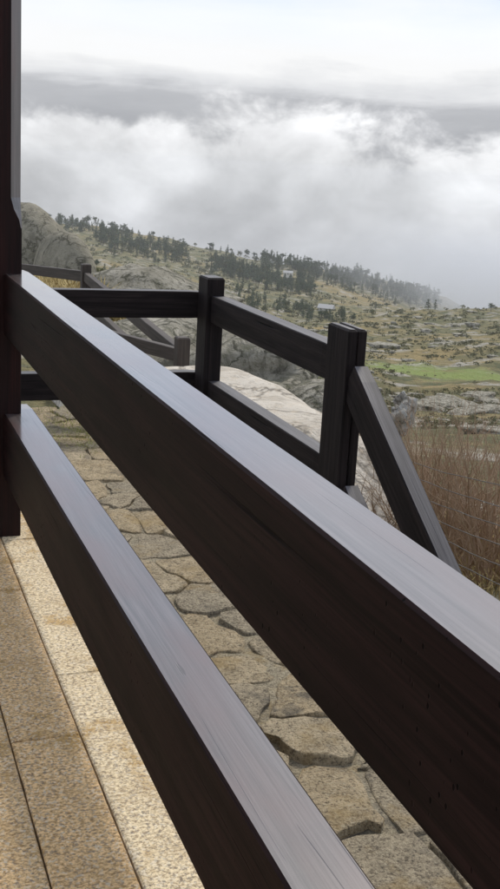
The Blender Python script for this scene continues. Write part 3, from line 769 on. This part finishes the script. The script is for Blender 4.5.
# ------------------------------------------------------------------ bare brown shrubs beside the stair
def shrub(P, H, R, n, seed, label):
    rng = random.Random(seed); verts, faces = [], []
    def twig(a, d, L, r0, depth):
        p = a; segs = 5; prev = None
        for s in range(segs+1):
            r = r0*(1-.8*s/segs); u = d.orthogonal().normalized(); v = d.cross(u); k = len(verts)
            for i in range(3):
                t_ = 2.094*i; verts.append(p+u*r*math.cos(t_)+v*r*math.sin(t_))
            if prev is not None:
                for i in range(3): faces.append((prev+i, prev+(i+1) % 3, k+(i+1) % 3, k+i))
            prev = k
            if depth and s >= 1 and rng.random() < .6:
                dd = (d+Vector((rng.gauss(0, .65), rng.gauss(0, .65), rng.uniform(-.15, .4)))).normalized(); twig(p, dd, L*rng.uniform(.25, .5), r*.65, depth-1)
            d = (d+Vector((rng.gauss(0, .2), rng.gauss(0, .2), rng.uniform(-.03, .1)))).normalized(); p = p+d*(L/segs)
    for i in range(n):
        a = rng.uniform(0, 6.3); q = R*.75*math.sqrt(rng.random()); st = Vector((math.cos(a)*q, math.sin(a)*q, -.1))
        d = Vector((math.cos(a)*rng.uniform(0, .7), math.sin(a)*rng.uniform(0, .7), 1)).normalized()
        twig(st, d, H*rng.uniform(.6, 1.08), .0078, 2)
    o = link('bare_shrub', mesh_from(verts, faces, 'bare_shrub'), None, Matrix.Translation(P), [M['twig']])
    tag(o, label, 'shrub', 'bare brown shrubs beside the stair')
SL = 'leafless brown shrub of upright twigs behind the wire fence'
k = 0
for (x, r, top, R) in ((412, 9.6, 424, .5), (440, 9.2, 416, .55), (470, 8.8, 412, .55), (500, 8.4, 418, .55), (528, 8.0, 418, .55), (428, 8.2, 452, .4), (456, 7.9, 440, .45), (488, 7.5, 436, .45), (515, 7.2, 440, .45), (400, 11, 416, .5), (385, 9.2, 448, .35), (374, 7.6, 482, .28)):
    th = theta_of(x, 480); g_ = gz(th, r); P = Vector((r*math.sin(th), r*math.cos(th), g_))
    topz = CAMZ-r*tan_of(x, top-6); k += 1
    shrub(P, max(.5, (topz-g_)*1.12), R, 48, 60+k, SL)

# ------------------------------------------------------------------ grasses
def grass(name, places, n, h, spread, mat, label, seed, zf):
    rng = random.Random(seed); verts, faces = [], []
    for (cx_, cy_, sx, sy) in places:
        for i in range(n):
            X, Y = cx_+rng.gauss(0, sx), cy_+rng.gauss(0, sy); b = Vector((X, Y, zf(X, Y)-.01)); a = rng.uniform(0, 6.3); hh = h*rng.uniform(.4, 1.2)
            d = Vector((math.cos(a), math.sin(a), 0)); s = Vector((-d.y, d.x, 0))*hh*.05; ln = hh*rng.uniform(.1, spread); kk = len(verts)
            verts += [b-s, b+s, b+d*ln*.35+Vector((0, 0, hh*.6))+s*.7, b+d*ln*.35+Vector((0, 0, hh*.6))-s*.7, b+d*ln+Vector((0, 0, hh*.95))]
            faces += [(kk, kk+1, kk+2, kk+3), (kk+3, kk+2, kk+4)]
    tag(link(name, mesh_from(verts, faces, name), None, None, [mat]), label, 'grass', kind='stuff')
def zpav(X, Y): return PZ if Y < 8.7 and X < 2.5 else gz_xy(X, Y)
ga, gb = pt_z(60, 425, -.5), pt_z(75, 440, -.42)
grass('grass', [(ga.x, ga.y, .35, .3), (gb.x+.05, gb.y+.1, .2, .2), (1.6, 7.8, .5, .3), (2.2, 7.5, .25, .3)], 1500, .045, 1.4, M['green_grass'], 'short green grass at the end of the stone paving', 1, zpav)
p = pt_r(55, 285, 24); q = pt_r(75, 290, 22); r_ = pt_r(30, 280, 25)
grass('dry_grass', [(p.x, p.y, .7, 1.0), (q.x, q.y, .7, .8), (r_.x, r_.y, .8, 1.0)], 900, .5, .8, M['dry_grass'], 'tall yellow dry grass behind the greyed fence rail', 2, gz_xy)
p = pt_z(490, 575, CAMZ-2.7); q = pt_z(470, 560, CAMZ-2.7)
grass('dry_grass', [(p.x, p.y, .5, .4), (q.x+.3, q.y+.3, .5, .5), (q.x+.8, q.y+1.2, .6, .6), (q.x+.4, q.y+2, .7, .8)], 1800, .12, 1.2, M['dry_grass'], 'trampled straw under the bare brown shrubs', 3, gz_xy)

# ------------------------------------------------------------------ air: haze over the whole place, and the fog at the end of the ridge
def volume_mat(name, density, color=(.9, .93, .98), aniso=0.2):
    m_ = bpy.data.materials.new(name); m_.use_nodes = True; t = NT(m_.node_tree)
    v = t.add('ShaderNodeVolumePrincipled', i_Density=density, i_Anisotropy=aniso); v.inputs['Color'].default_value = (*color, 1)
    o = t.add('ShaderNodeOutputMaterial'); t.link(v.outputs[0], o.inputs['Volume']); return m_
me = bpy.data.meshes.new('haze'); bm = bmesh.new(); bm_box(bm, -1330, 1330, -1330, 1330, -420, 5.0); bm.to_mesh(me); bm.free()
hz = link('haze', me, None, None, [volume_mat('haze', .00017)]); tag(hz, kind='stuff')
fp = pt_r(540, 299, 830)
bm = bmesh.new(); bmesh.ops.create_icosphere(bm, subdivisions=3, radius=1.05); me = bpy.data.meshes.new('fog'); bm.to_mesh(me); bm.free()
fm = bpy.data.materials.new('fog'); fm.use_nodes = True; t = NT(fm.node_tree)
ob = t.add('ShaderNodeTexCoord').outputs['Object']; ln = t.add('ShaderNodeVectorMath', operation='LENGTH'); t.link(ob, ln.inputs[0])
nn = t.noise(t.mapping(ob, (1, 1, .5)), 2.2, 4, .55)
dn = t.m('SUBTRACT', t.m('SUBTRACT', 1.0, ln.outputs['Value']), t.m('MULTIPLY', t.m('SUBTRACT', nn, .4), .9), clamp=True)
vol = t.add('ShaderNodeVolumePrincipled', i_Anisotropy=.1); vol.inputs['Color'].default_value = (.80, .82, .86, 1)
t.link(t.m('MULTIPLY', t.m('POWER', dn, 1.5), .022), vol.inputs['Density'])
oo = t.add('ShaderNodeOutputMaterial'); t.link(vol.outputs[0], oo.inputs['Volume'])
fog = link('fog', me, None, Matrix.LocRotScale(fp, None, Vector((205, 320, 62))), [fm]); tag(fog, kind='stuff')
S.cycles.volume_bounces = 2
